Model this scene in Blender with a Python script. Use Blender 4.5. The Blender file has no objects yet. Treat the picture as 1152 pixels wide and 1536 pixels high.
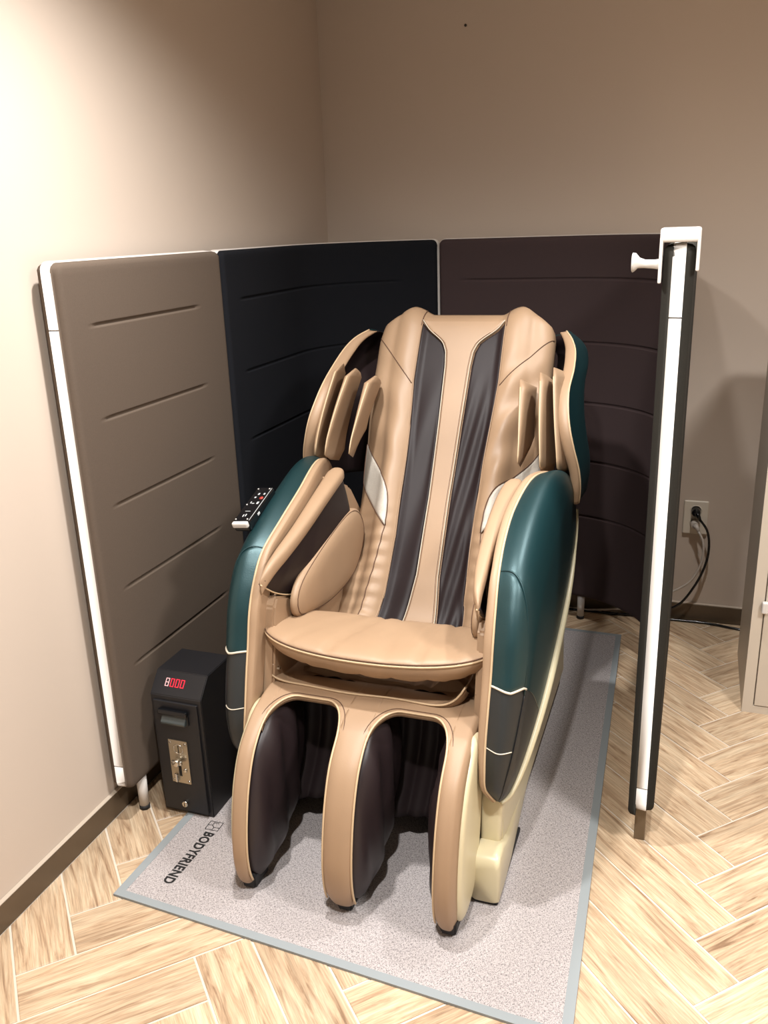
import bpy, bmesh, math, random
from math import sin, cos, pi, radians, sqrt
from mathutils import Vector, Matrix
random.seed(7)
SC = bpy.context.scene
COL = SC.collection

# ------------------------------------------------------------------ camera
FPX = 1306.0
PI_, RO_, YA_ = radians(18.148), radians(-1.963), radians(20.0)
fw = Vector((-sin(YA_)*cos(PI_), cos(YA_)*cos(PI_), -sin(PI_)))
r0 = Vector((cos(YA_), sin(YA_), 0)); u0 = r0.cross(fw)
rt = r0*cos(RO_) + u0*sin(RO_); up = -r0*sin(RO_) + u0*cos(RO_)
cam = bpy.data.cameras.new('camera'); camo = bpy.data.objects.new('camera', cam); COL.objects.link(camo)
cam.sensor_fit = 'VERTICAL'; cam.sensor_height = 24.0; cam.lens = FPX/1536.0*24.0
cam.clip_start = 0.02
M = Matrix((rt, up, -fw)).transposed().to_4x4(); M.translation = Vector((0, 0, 1.6)); camo.matrix_world = M
SC.camera = camo

# ------------------------------------------------------------------ light, exposure
W = bpy.data.worlds.new('world'); SC.world = W; W.use_nodes = True
W.node_tree.nodes['Background'].inputs[0].default_value = (1.0, 0.93, 0.86, 1)
W.node_tree.nodes['Background'].inputs[1].default_value = 0.14
SC.view_settings.view_transform = 'Standard'; SC.view_settings.look = 'None'
SC.view_settings.exposure = 0.30; SC.view_settings.gamma = 1.0; SC.view_settings.use_curve_mapping = False

def downlight(name, loc, power, radius=0.045, color=(1, 0.985, 0.965), cone=125, aim=None):
    l = bpy.data.lights.new(name, 'SPOT'); l.energy = power; l.color = color
    l.spot_size = radians(cone); l.spot_blend = 0.9; l.shadow_soft_size = radius
    o = bpy.data.objects.new(name, l); COL.objects.link(o); o.location = loc
    if aim:
        o.rotation_euler = (Vector(aim)-Vector(loc)).to_track_quat('-Z', 'Y').to_euler()
    return o
CEIL = 2.62
downlight('downlight_front_offscreen', (-0.82, 1.62, CEIL-0.02), 150, cone=140)
downlight('downlight_rear_offscreen', (0.10, 2.45, CEIL-0.02), 100, cone=80)
downlight('downlight_side_offscreen', (-0.30, 0.50, CEIL-0.02), 160, cone=165)
downlight('added_fill_right_offscreen', (1.05, 1.25, CEIL-0.02), 310, cone=174, radius=0.22)  # unseen lamp, added to brighten the back wall and right-hand floor

# ------------------------------------------------------------------ materials
def lin(c): return tuple(((v/255)/12.92 if v/255 <= 0.04045 else ((v/255+0.055)/1.055)**2.4) for v in c) + (1,)
def nodes(name):
    m = bpy.data.materials.new(name); m.use_nodes = True
    nt = m.node_tree; return m, nt, nt.nodes['Principled BSDF']
def setin(b, **k):
    for n, v in k.items():
        n = n.replace('_', ' ')
        for i in b.inputs:
            if i.name.lower() == n.lower(): i.default_value = v
def mat(name, rgb, rough=0.5, metal=0.0, bump=0.0, bscale=200.0, var=0.0, vscale=6.0, spec=0.5, coat=0.0, sheen=0.0, emit=None, estr=0.0):
    m, nt, b = nodes(name)
    c = lin(rgb); b.inputs['Base Color'].default_value = c
    setin(b, Roughness=rough, Metallic=metal, Specular_IOR_Level=spec, Coat_Weight=coat, Sheen_Weight=sheen)
    if emit:
        b.inputs['Emission Color'].default_value = lin(emit); b.inputs['Emission Strength'].default_value = estr
    tc = nt.nodes.new('ShaderNodeTexCoord')
    if var > 0:
        n = nt.nodes.new('ShaderNodeTexNoise'); n.inputs['Scale'].default_value = vscale; n.inputs['Detail'].default_value = 4
        nt.links.new(tc.outputs['Object'], n.inputs['Vector'])
        mr = nt.nodes.new('ShaderNodeMapRange'); mr.inputs[1].default_value = 0.25; mr.inputs[2].default_value = 0.75
        mr.inputs[3].default_value = 1-var; mr.inputs[4].default_value = 1+var
        nt.links.new(n.outputs[0], mr.inputs[0])
        mx = nt.nodes.new('ShaderNodeVectorMath'); mx.operation = 'SCALE'
        mx.inputs[0].default_value = c[:3]; nt.links.new(mr.outputs[0], mx.inputs['Scale'])
        nt.links.new(mx.outputs[0], b.inputs['Base Color'])
    if bump > 0:
        n2 = nt.nodes.new('ShaderNodeTexNoise'); n2.inputs['Scale'].default_value = bscale; n2.inputs['Detail'].default_value = 3
        nt.links.new(tc.outputs['Object'], n2.inputs['Vector'])
        bp = nt.nodes.new('ShaderNodeBump'); bp.inputs['Strength'].default_value = bump; bp.inputs['Distance'].default_value = 0.002
        nt.links.new(n2.outputs[0], bp.inputs['Height']); nt.links.new(bp.outputs[0], b.inputs['Normal'])
    return m

def mat_wood():
    m, nt, b = nodes('oak_look_plank'); N = nt.nodes.new; Lk = nt.links.new
    tc = N('ShaderNodeTexCoord'); oi = N('ShaderNodeObjectInfo')
    comb = N('ShaderNodeCombineXYZ'); 
    for i, k in enumerate((37.0, 53.0, 11.0)):
        mu = N('ShaderNodeMath'); mu.operation = 'MULTIPLY'; mu.inputs[1].default_value = k
        Lk(oi.outputs['Random'], mu.inputs[0]); Lk(mu.outputs[0], comb.inputs[i])
    ad = N('ShaderNodeVectorMath'); Lk(tc.outputs['Object'], ad.inputs[0]); Lk(comb.outputs[0], ad.inputs[1])
    def noise(scx, scy, detail, dist=0.0, rough=0.6):
        mp = N('ShaderNodeMapping'); mp.inputs['Scale'].default_value = (scx, scy, 1); Lk(ad.outputs[0], mp.inputs[0])
        n = N('ShaderNodeTexNoise'); n.inputs['Scale'].default_value = 1; n.inputs['Detail'].default_value = detail
        n.inputs['Distortion'].default_value = dist; n.inputs['Roughness'].default_value = rough
        Lk(mp.outputs[0], n.inputs['Vector']); return n
    n1 = noise(4.0, 48, 6, 1.5); n2 = noise(12, 300, 4, 0.3); n3 = noise(3, 9, 3, 0.8)
    r = N('ShaderNodeValToRGB'); e = r.color_ramp.elements
    e[0].position = 0.30; e[0].color = lin((140, 110, 84)); e[1].position = 0.66; e[1].color = lin((212, 189, 159))
    x = e.new(0.44); x.color = lin((186, 158, 128)); Lk(n1.outputs[0], r.inputs[0])
    r2 = N('ShaderNodeMapRange'); r2.inputs[1].default_value = 0.3; r2.inputs[2].default_value = 0.62; r2.inputs[3].default_value = 0.72; r2.inputs[4].default_value = 1.08
    Lk(n2.outputs[0], r2.inputs[0])
    mx = N('ShaderNodeVectorMath'); mx.operation = 'SCALE'; Lk(r.outputs[0], mx.inputs[0]); Lk(r2.outputs[0], mx.inputs['Scale'])
    r3 = N('ShaderNodeMapRange'); r3.inputs[1].default_value = 0.3; r3.inputs[2].default_value = 0.7; r3.inputs[3].default_value = 0.92; r3.inputs[4].default_value = 1.1
    Lk(n3.outputs[0], r3.inputs[0])
    mx2 = N('ShaderNodeVectorMath'); mx2.operation = 'SCALE'; Lk(mx.outputs[0], mx2.inputs[0]); Lk(r3.outputs[0], mx2.inputs['Scale'])
    rr = N('ShaderNodeMapRange'); rr.inputs[3].default_value = 0.9; rr.inputs[4].default_value = 1.1; Lk(oi.outputs['Random'], rr.inputs[0])
    mx3 = N('ShaderNodeVectorMath'); mx3.operation = 'SCALE'; Lk(mx2.outputs[0], mx3.inputs[0]); Lk(rr.outputs[0], mx3.inputs['Scale'])
    Lk(mx3.outputs[0], b.inputs['Base Color']); setin(b, Roughness=0.42, Specular_IOR_Level=0.4)
    bp = N('ShaderNodeBump'); bp.inputs['Strength'].default_value = 0.12; bp.inputs['Distance'].default_value = 0.002
    Lk(n2.outputs[0], bp.inputs['Height']); Lk(bp.outputs[0], b.inputs['Normal'])
    return m

def mat_mat():
    m, nt, b = nodes('woven_grey_mat'); N = nt.nodes.new; Lk = nt.links.new
    tc = N('ShaderNodeTexCoord')
    def noise(sx, sy):
        mp = N('ShaderNodeMapping'); mp.inputs['Scale'].default_value = (sx, sy, 1); Lk(tc.outputs['Object'], mp.inputs[0])
        n = N('ShaderNodeTexNoise'); n.inputs['Scale'].default_value = 1; n.inputs['Detail'].default_value = 2.5; n.inputs['Roughness'].default_value = 0.7
        Lk(mp.outputs[0], n.inputs['Vector']); return n
    a = noise(170, 620); c = noise(620, 150)
    mn = N('ShaderNodeMath'); mn.operation = 'MINIMUM'; Lk(a.outputs[0], mn.inputs[0]); Lk(c.outputs[0], mn.inputs[1])
    r = N('ShaderNodeValToRGB'); e = r.color_ramp.elements
    e[0].position = 0.33; e[0].color = lin((84, 80, 82)); e[1].position = 0.50; e[1].color = lin((186, 178, 176))
    Lk(mn.outputs[0], r.inputs[0]); Lk(r.outputs[0], b.inputs['Base Color']); setin(b, Roughness=0.95, Specular_IOR_Level=0.15)
    bp = N('ShaderNodeBump'); bp.inputs['Strength'].default_value = 0.4; bp.inputs['Distance'].default_value = 0.001
    Lk(mn.outputs[0], bp.inputs['Height']); Lk(bp.outputs[0], b.inputs['Normal'])
    return m

MT = dict(
    wall=mat('painted_wall', (197, 182, 168), 0.85, bump=0.05, bscale=300, spec=0.2),
    ceil=mat('ceiling_paint', (225, 220, 212), 0.9),
    caulk=mat('pale_caulk', (186, 172, 156), 0.7),
    footm=mat('dull_bronze_foot', (110, 96, 78), 0.5, metal=0.5),
    grout=mat('pale_grout', (206, 194, 178), 0.9),
    wood=mat_wood(), matw=mat_mat(),
    binding=mat('mat_binding', (140, 146, 148), 0.8, bump=0.1, bscale=500),
    rubber=mat('black_rubber', (28, 27, 28), 0.7),
    ink=mat('black_print', (22, 20, 20), 0.8),
    base=mat('bronze_baseboard', (98, 84, 68), 0.38, metal=0.35, var=0.12, vscale=5),
    beige=mat('beige_leather', (158, 130, 103), 0.50, bump=0.10, bscale=350, var=0.04, vscale=9),
    cream=mat('cream_plastic', (206, 194, 160), 0.35, spec=0.5),
    creamt=mat('cream_leather', (198, 172, 138), 0.45, bump=0.08, bscale=350),
    seam=mat('dark_seam_thread', (92, 66, 50), 0.8),
    piping=mat('pale_piping', (200, 190, 172), 0.5),
    teal=mat('teal_leather', (22, 58, 62), 0.42, metal=0.5, bump=0.15, bscale=420, spec=0.9),
    charcoal=mat('charcoal_leather', (36, 38, 38), 0.5, bump=0.12, bscale=420),
    brown=mat('dark_brown_fabric', (33, 24, 25), 0.5, spec=0.25),
    legfab=mat('dark_brown_stretch_fabric', (40, 30, 31), 0.42, spec=0.45),
    silver=mat('silver_mesh_fabric', (192, 184, 172), 0.5, bump=0.3, bscale=700, var=0.08, vscale=160),
    black=mat('black_plastic', (20, 20, 22), 0.5),
    gloss=mat('gloss_black', (14, 15, 18), 0.18),
    panL=mat('taupe_fabric', (94, 82, 72), 0.95, bump=0.25, bscale=900, var=0.05, vscale=300, spec=0.1),
    panC=mat('navy_black_fabric', (28, 29, 33), 0.95, bump=0.25, bscale=900, spec=0.1),
    panB=mat('plum_brown_fabric', (68, 56, 56), 0.95, bump=0.25, bscale=900, spec=0.1),
    panD=mat('black_olive_fabric', (44, 42, 38), 0.95, bump=0.25, bscale=900, var=0.1, vscale=400, spec=0.1),
    white=mat('white_plastic', (212, 206, 200), 0.45),
    chrome=mat('chrome', (205, 200, 190), 0.22, metal=1.0),
    steel=mat('brushed_plate', (178, 168, 150), 0.35, metal=0.9),
    boxm=mat('box_black_paint', (23, 22, 25), 0.5, bump=0.08, bscale=500),
    scoop=mat('grey_gloss_plastic', (62, 68, 68), 0.25),
    boxd=mat('black_moulding', (16, 16, 18), 0.4),
    led=mat('lit_red_digit', (160, 20, 30), 0.4, emit=(255, 40, 66), estr=1.1),
    leddim=mat('pale_digit', (214, 170, 170), 0.4, emit=(220, 170, 172), estr=0.25),
    cab=mat('beige_metal', (198, 186, 170), 0.45),
    cabg=mat('dark_screw_steel', (60, 52, 46), 0.7),
    outlet=mat('outlet_ivory', (214, 204, 188), 0.4),
    greyc=mat('grey_cable', (186, 176, 166), 0.5),
    redb=mat('red_button', (170, 60, 50), 0.4),
    icon=mat('pale_icons', (190, 192, 192), 0.5),
)

# ------------------------------------------------------------------ mesh helpers
def mobj(name, verts, faces, m, parent=None, smooth=True, recalc=True, mods=None):
    me = bpy.data.meshes.new(name); me.from_pydata([tuple(v) for v in verts], [], faces)
    if recalc:
        bm = bmesh.new(); bm.from_mesh(me); bmesh.ops.recalc_face_normals(bm, faces=bm.faces); bm.to_mesh(me); bm.free()
    if smooth:
        for p in me.polygons: p.use_smooth = True
    if m: me.materials.append(MT[m])
    o = bpy.data.objects.new(name, me); COL.objects.link(o)
    if parent: o.parent = parent
    return o
def bmobj(name, bm, m, parent=None, smooth=False):
    me = bpy.data.meshes.new(name); bm.to_mesh(me); bm.free()
    if smooth:
        for p in me.polygons: p.use_smooth = True
    me.materials.append(MT[m])
    o = bpy.data.objects.new(name, me); COL.objects.link(o)
    if parent: o.parent = parent
    return o
def tag(o, label, cat, group=None):
    o['label'] = label; o['category'] = cat
    if group: o['group'] = group
    return o
def struct(o): o['kind'] = 'structure'; return o
def thing(name, loc, label, cat, group=None):
    e = bpy.data.objects.new(name, None); COL.objects.link(e); e.location = loc; e.empty_display_size = 0.05
    return tag(e, label, cat, group)
def rbox(name, x0, x1, y0, y1, z0, z1, m, parent=None, r=0.0, seg=2):
    bm = bmesh.new(); bmesh.ops.create_cube(bm, size=1)
    for v in bm.verts:
        v.co = Vector((x0 if v.co.x < 0 else x1, y0 if v.co.y < 0 else y1, z0 if v.co.z < 0 else z1))
    if r > 0: bmesh.ops.bevel(bm, geom=bm.edges[:], offset=r, segments=seg, profile=0.5, affect='EDGES')
    return bmobj(name, bm, m, parent, smooth=False)
def grid(name, fn, nu, nv, m, parent=None, closeu=False, thick=0.0):
    V = [fn(i/(nu if closeu else nu-1), j/(nv-1)) for j in range(nv) for i in range(nu)]
    F = []
    for j in range(nv-1):
        for i in range(nu if closeu else nu-1):
            a = j*nu+i; b = j*nu+(i+1) % nu; F.append((a, b, b+nu, a+nu))
    o = mobj(name, V, F, m, parent, recalc=False)
    if thick:
        md = o.modifiers.new('thickness', 'SOLIDIFY'); md.thickness = thick; md.offset = 0
    return o
def loft(name, rings, m, parent=None, cap=True, smooth=True):
    n = len(rings[0]); V = [p for r in rings for p in r]; F = []
    for j in range(len(rings)-1):
        for i in range(n):
            a = j*n+i; b = j*n+(i+1) % n; F.append((a, b, b+n, a+n))
    if cap:
        F.append(tuple(range(n))); k = (len(rings)-1)*n; F.append(tuple(range(k, k+n)))
    return mobj(name, V, F, m, parent, smooth)
def tube(name, pts, r, m, parent=None, n=7, closed=False):
    P = [Vector(p) for p in pts]; V = []; F = []; N = len(P); prev = None
    for i, p in enumerate(P):
        if closed: d = P[(i+1) % N]-P[i-1]
        else: d = P[min(i+1, N-1)]-P[max(i-1, 0)]
        d.normalize()
        if prev is None: a = d.orthogonal().normalized()
        else:
            a = prev-d*prev.dot(d); a = a.normalized() if a.length > 1e-6 else d.orthogonal().normalized()
        prev = a; b = d.cross(a)
        rr = r[i] if isinstance(r, (list, tuple)) else r
        V += [p+(a*cos(2*pi*k/n)+b*sin(2*pi*k/n))*rr for k in range(n)]
    for i in range(N if closed else N-1):
        for k in range(n):
            a_ = i*n+k; b_ = i*n+(k+1) % n; c_ = ((i+1) % N)*n
            F.append((a_, b_, c_+(k+1) % n, c_+k))
    if not closed: F += [tuple(range(n)), tuple(range((N-1)*n, N*n))]
    return mobj(name, V, F, m, parent)
def cyl(name, p0, p1, r, m, parent=None, n=20, r1=None, bev=0.0):
    p0 = Vector(p0); p1 = Vector(p1)
    if bev:
        d = (p1-p0).normalized(); q = [p0, p0+d*bev*0.3, p0+d*bev, p1-d*bev, p1-d*bev*0.3, p1]
        R = r1 if r1 else r
        return tube(name, q, [r-bev, r-bev*0.3, r, R, R-bev*0.3, R-bev], m, parent, n)
    return tube(name, [p0, p1], [r, r1 if r1 is not None else r], m, parent, n)
def cr(pts, n, closed=False):
    """Catmull-Rom through points, resampled to n points evenly by length"""
    P = [Vector(p) for p in pts]; N = len(P); out = []
    segs = N if closed else N-1
    for i in range(segs):
        if closed: a, b, c, d = P[(i-1) % N], P[i], P[(i+1) % N], P[(i+2) % N]
        else: a, b, c, d = P[max(i-1, 0)], P[i], P[i+1], P[min(i+2, N-1)]
        for k in range(16):
            t = k/16
            out.append(0.5*((2*b)+(c-a)*t+(2*a-5*b+4*c-d)*t*t+(3*b-a-3*c+d)*t**3))
    out.append(P[0].copy() if closed else P[-1].copy())
    L = [0.0]
    for i in range(1, len(out)): L.append(L[-1]+(out[i]-out[i-1]).length)
    res = []; j = 0; m_ = n if closed else n-1
    for k in range(n):
        s = L[-1]*k/m_
        while j < len(L)-2 and L[j+1] < s: j += 1
        f = (s-L[j])/max(L[j+1]-L[j], 1e-9); res.append(out[j].lerp(out[j+1], min(max(f, 0), 1)))
    return res
def interp(tab, x):
    if x <= tab[0][0]: return tab[0][1]
    for (a, b), (c, d) in zip(tab, tab[1:]):
        if x <= c: return b+(d-b)*(x-a)/(c-a)
    return tab[-1][1]
def sstep(a, b, x):
    t = min(max((x-a)/(b-a), 0), 1); return t*t*(3-2*t)

# ------------------------------------------------------------------ room shell
XL, YB, XR, YF = -1.497, 3.54, 2.6, -1.6
fl = struct(rbox('floor', XL-0.1, XR, YF, YB+0.1, -0.06, -0.002, 'grout'))
struct(rbox('wall_left', XL-0.1, XL, YF, YB+0.1, 0, CEIL, 'wall'))
struct(rbox('wall_back', XL, XR, YB, YB+0.1, 0, CEIL, 'wall'))
struct(rbox('wall_right', XR, XR+0.1, YF, YB+0.1, 0, CEIL, 'wall'))
struct(rbox('ceiling', XL-0.1, XR+0.1, YF, YB+0.1, CEIL, CEIL+0.1, 'ceil'))
struct(rbox('baseboard_left', XL, XL+0.012, YF, YB, 0, 0.073, 'base', r=0.0015, seg=1))
struct(rbox('baseboard_back', XL+0.012, XR, YB-0.012, YB, 0, 0.073, 'base', r=0.0015, seg=1))

struct(rbox('trim_1', XL, XL+0.0125, YF, YB-0.012, 0.0725, 0.0765, 'caulk', r=0.001, seg=1))
struct(rbox('trim_2', XL+0.0125, XR, YB-0.0125, YB, 0.0725, 0.0765, 'caulk', r=0.001, seg=1))

# herringbone planks
PW, PL, PC = 0.1345, 0.5165, 1.795
def clip(poly, ax, lim, keep_greater):
    out = []
    for i in range(len(poly)):
        p, q = poly[i], poly[(i+1) % len(poly)]
        ip = (p[ax] >= lim) == keep_greater; iq = (q[ax] >= lim) == keep_greater
        if ip: out.append(p)
        if ip != iq:
            t = (lim-p[ax])/(q[ax]-p[ax]); out.append((p[0]+(q[0]-p[0])*t, p[1]+(q[1]-p[1])*t))
    return out
S2 = sqrt(0.5)
def plank(a0, a1, b0, b1, alonga):
    g = 0.0028
    a0 += g; a1 -= g; b0 += g; b1 -= g
    poly = [((a-b)*S2, (a+b)*S2) for a, b in ((a0, b0), (a1, b0), (a1, b1), (a0, b1))]
    cx = sum(p[0] for p in poly)/4; cy = sum(p[1] for p in poly)/4
    for ax, lim, gr in ((0, XL+0.013, True), (1, YB-0.013, False), (0, 1.7, False), (1, 0.75, True)):
        poly = clip(poly, ax, lim, gr)
        if len(poly) < 3: return
    ang = radians(45 if alonga else 135); ca, sa = cos(ang), sin(ang)
    loc = [((x-cx)*ca+(y-cy)*sa, -(x-cx)*sa+(y-cy)*ca) for x, y in poly]
    n = len(loc)
    mx_ = sum(p[0] for p in loc)/n; my_ = sum(p[1] for p in loc)/n
    def ins(p):
        d = Vector((mx_-p[0], my_-p[1])); l = d.length
        return (p[0]+d.x/l*0.0015, p[1]+d.y/l*0.0015) if l > 0.004 else p
    V = [(x, y, -0.004) for x, y in loc]+[(x, y, -0.0008) for x, y in loc]+[(*ins(p), 0.0) for p in loc]
    F = [tuple(range(2*n, 3*n))]
    for k in range(2):
        for i in range(n): F.append((k*n+i, k*n+(i+1) % n, (k+1)*n+(i+1) % n, (k+1)*n+i))
    o = mobj('plank', V, F, 'wood', fl, smooth=False)
    o.location = (cx, cy, 0); o.rotation_euler = (0, 0, ang)
for m_ in range(-4, 5):
    for k in range(-40, 41):
        A = k*PW+m_*PL; B = PC+k*PW-m_*PL
        x = (A-B)*S2; y = (A+B)*S2
        if x < XL-0.7 or x > 2.3 or y < 0.2 or y > YB+0.6: continue
        plank(A-PW, A, B, B+PL, False); plank(A, A+PL, B, B+PW, True)

# ------------------------------------------------------------------ screen panels
def path_fn(segs):
    """segs: ('l',(x0,y0),(x1,y1)) / ('a',(cx,cy),r,a0,a1); returns length and f(s)->(pos,normal to the inside)"""
    L = []
    for s in segs: L.append(math.dist(s[1], s[2]) if s[0] == 'l' else abs(s[4]-s[3])*s[2])
    T = sum(L)
    def f(d):
        d = min(max(d, 0), T)
        for s, l in zip(segs, L):
            if d <= l+1e-9:
                t = d/l
                if s[0] == 'l':
                    dx, dy = (s[2][0]-s[1][0])/l, (s[2][1]-s[1][1])/l
                    return (s[1][0]+dx*d, s[1][1]+dy*d), (dy, -dx)
                a = s[3]+(s[4]-s[3])*t
                return (s[1][0]+s[2]*cos(a), s[1][1]+s[2]*sin(a)), (-cos(a), -sin(a))
            d -= l
    return T, f
GZ = [1.391, 1.156, 0.925, 0.693, 0.465]
def screen_panel(segs, inmat, outmat, label, z0=0.108, z1=1.548, feet=(), splits=(), grooves=True, pin=(0.0, 0.0)):
    T, f = path_fn(segs)
    (bx, by), _ = f(T/2)
    root = thing('screen_panel', (bx, by, 0), label, 'partition', 'upholstered privacy screen panels')
    def W3(s, off, z):
        (x, y), n = f(s); return (x+n[0]*off-bx, y+n[1]*off-by, z)
    def body(name, o0, o1, m, sm, rad, zz0, zz1, gro, puff, joints=()):
        ns = max(10, int((T-2*sm)/0.02))
        S = [sm+rad*(1-cos(pi/2*k/5)) for k in range(6)]
        S += [sm+rad+(T-2*sm-2*rad)*k/ns for k in range(1, ns)]
        S += [T-sm-rad*(1-cos(pi/2*k/5)) for k in range(5, -1, -1)]
        zs = [zz0, zz0+0.003, zz0+0.008, zz0+0.016, zz0+0.03]
        for g in sorted(GZ):
            zs += [g-0.02, g-0.0085, g-0.0065, g-0.004, g-0.0015, g+0.0015, g+0.004, g+0.0065, g+0.0085, g+0.02, g+0.11]
        for _, zj in joints: zs += [zj-0.0016, zj-0.0011, zj+0.0011, zj+0.0016]
        zs = sorted(z for z in zs if z < zz1-0.035)+[zz1-0.03, zz1-0.016, zz1-0.008, zz1-0.003, zz1]
        def lim(s):
            e = min(s-sm, T-sm-s)
            c = 0 if e >= rad else rad-sqrt(max(rad*rad-(rad-e)**2, 0))
            return zz0+c, zz1-c
        def off(s, z, side):
            lo, hi = lim(s)
            e = max(0, min(s-sm, T-sm-s, z-lo, hi-z))
            t = min(e/puff, 1); q = sqrt(max(0, 1-(1-t)**2))
            v = o0+(o1-o0)*q if side else o0
            if side and gro and 0.115 < s < T-0.16:
                for g in GZ:
                    d = abs(z-g)
                    if d < 0.0065: v -= 0.0055*(1-(d/0.0065)**1.5)
            return v
        V = []; F = []; nz = len(zs); n_s = len(S)
        for side in (1, 0):
            for s in S:
                lo, hi = lim(s)
                for z in zs:
                    zc = min(max(z, lo), hi); s_ = s
                    for sj, zj in joints:
                        if abs(z-zj) < 0.00115: s_ = max(s, 0.006) if sj < T/2 else min(s, T-0.006)
                    V.append(W3(s_, off(s, zc, side), zc))
        for side in range(2):
            for i in range(n_s-1):
                for j in range(nz-1):
                    a = side*n_s*nz+i*nz+j; F.append((a, a+1, a+nz+1, a+nz))
        K = n_s*nz
        for i in range(n_s-1):
            for j in (0, nz-1): a = i*nz+j; F.append((a, a+nz, a+nz+K, a+K))
        for j in range(nz-1):
            for i in (0, n_s-1): a = i*nz+j; F.append((a, a+1, a+1+K, a+K))
        return mobj(name, V, F, m, root)
    h = 0.0135
    core = body('edge_board', -h, h, 'white', 0.0, 0.024, z0, z1, False, 0.0008, splits)
    body('fabric_pad', h-0.001, h+0.019, inmat, 0.002, 0.022, z0+pin[0], z1-0.003, grooves, 0.014)
    body('fabric_pad', -h+0.001, -h-0.019, outmat, 0.002, 0.022, z0+0.002, z1-0.003, False, 0.014)
    for s, off, r, zt in feet:
        p = W3(s, off, 0); cyl('foot', (p[0], p[1], 0.012), (p[0], p[1], zt), r, 'white', root, n=16, r1=r*1.1)
        cyl('foot_pad', (p[0], p[1], 0.0), (p[0], p[1], 0.0125), r*1.1, 'rubber', root, n=16)
    return root
screen_panel([('l', (-1.4425, 1.715), (-1.4425, 2.478))], 'panL', 'panL', 'flat taupe upholstered screen panel beside the coin box, standing along the side wall', feet=((0.075, 0.012, 0.014, 0.112), (0.69, 0.0, 0.014, 0.112)), splits=((0.0, 1.39), (0.0, 0.185)))
screen_panel([('l', (-1.4425, 2.484), (-1.4425, 3.01)), ('a', (-1.0125, 3.01), 0.43, pi, pi/2), ('l', (-1.0125, 3.44), (-0.986, 3.44))], 'panC', 'panC', 'curved near-black upholstered screen panel wrapping the room corner', feet=((0.08, 0, 0.014, 0.112), (0.5, 0, 0.014, 0.112), (1.1, 0, 0.014, 0.112)))
screen_panel([('l', (-0.980, 3.44), (-0.48, 3.44)), ('a', (-0.48, 3.01), 0.43, pi/2, 0), ('l', (-0.05, 3.01), (-0.05, 2.95))], 'panB', 'panB', 'curved plum-brown upholstered screen panel directly behind the chair backrest', feet=((0.08, 0, 0.014, 0.112), (0.6, 0, 0.014, 0.112), (1.15, 0, 0.014, 0.112)))
screen_panel([('l', (-0.05, 2.944), (-0.05, 2.03))], 'panD', 'panD', 'dark screen panel seen edge-on with white front strip, topped by the coat hook', feet=((0.1, 0, 0.014, 0.112),), splits=((0.914, 1.39), (0.914, 0.185)), pin=(-0.02, 0))

rp = [o for o in COL.objects if o.name.startswith('screen_panel')][-1]
rbox('foot', -0.014, 0.014, 2.065-rp.location.y, 2.105-rp.location.y, 0.0, 0.112, 'footm', rp, r=0.002)

# coat hook clipped over the panel end
hk = thing('coat_hook', (-0.05, 2.05, 1.548), 'white plastic coat hook clipped over the top of the edge-on screen panel', 'hook')
def hookbox(n, a, b, r=0.004): return rbox(n, a[0], b[0], a[1], b[1], a[2], b[2], 'white', hk, r=r, seg=3)
hookbox('top_bridge', (-0.0415, -0.025, 0.0), (0.0415, 0.030, 0.030), 0.006)
hookbox('side_plate', (-0.0415, -0.025, -0.085), (-0.0345, 0.030, 0.010), 0.003)
hookbox('side_plate', (0.0345, -0.025, -0.060), (0.0415, 0.030, 0.010), 0.003)
tube('peg', [(-0.036, 0.0, -0.045), (-0.052, 0, -0.045), (-0.072, 0, -0.044), (-0.084, 0, -0.042), (-0.092, 0, -0.041), (-0.097, 0, -0.041), (-0.0985, 0, -0.041)],
     [0.012, 0.0095, 0.009, 0.0115, 0.020, 0.021, 0.018], 'white', hk, n=20)

# ------------------------------------------------------------------ floor mat
MC = [(-1.300, 1.457), (-0.137, 1.384), (-0.202, 3.30), (-1.25, 3.32)]
def mp(u, v):
    a = Vector(MC[0]).lerp(Vector(MC[1]), u); b = Vector(MC[3]).lerp(Vector(MC[2]), u); return a.lerp(b, v)
mo = mp(0.5, 0.5)
fm = thing('floor_mat', (mo.x, mo.y, 0), 'woven light grey floor mat with grey bound edge under the massage chair', 'mat')
def matgrid(name, poly, z0, z1, m):
    V = [(x-mo.x, y-mo.y, z0) for x, y in poly]+[(x-mo.x, y-mo.y, z1) for x, y in poly]; n = len(poly)
    F = [tuple(range(n, 2*n)), tuple(range(n))]+[(i, (i+1) % n, n+(i+1) % n, n+i) for i in range(n)]
    return mobj(name, V, F, m, fm, smooth=False)
IN = [mp(u, v) for u, v in ((0.020, 0.0115), (0.980, 0.0115), (0.980, 0.99), (0.020, 0.99))]
matgrid('woven_pile', IN, 0.0005, 0.0062, 'matw')
OUT = [Vector(c) for c in MC]
for i in range(4):
    matgrid('edge_binding', [OUT[i], OUT[(i+1) % 4], IN[(i+1) % 4], IN[i]], 0.0005, 0.0068, 'binding')
def matmark(name, quads):
    V = []; F = []
    for q in quads:
        k = len(V); V += [(x-mo.x, y-mo.y, 0.0066) for x, y in q]; F.append((k, k+1, k+2, k+3))
    return mobj(name, V, F, 'ink', fm, smooth=False)
tcv = bpy.data.curves.new('lettering', 'FONT'); tcv.body = 'BODYFRIEND'; tcv.size = 0.0405; tcv.extrude = 0.0002; tcv.offset = 0.0013; tcv.space_character = 1.08
tcv.materials.append(MT['ink'])
to = bpy.data.objects.new('lettering_curve', tcv); COL.objects.link(to)
bpy.context.view_layer.update()
dg = bpy.context.evaluated_depsgraph_get(); me = bpy.data.meshes.new_from_object(to.evaluated_get(dg))
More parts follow.
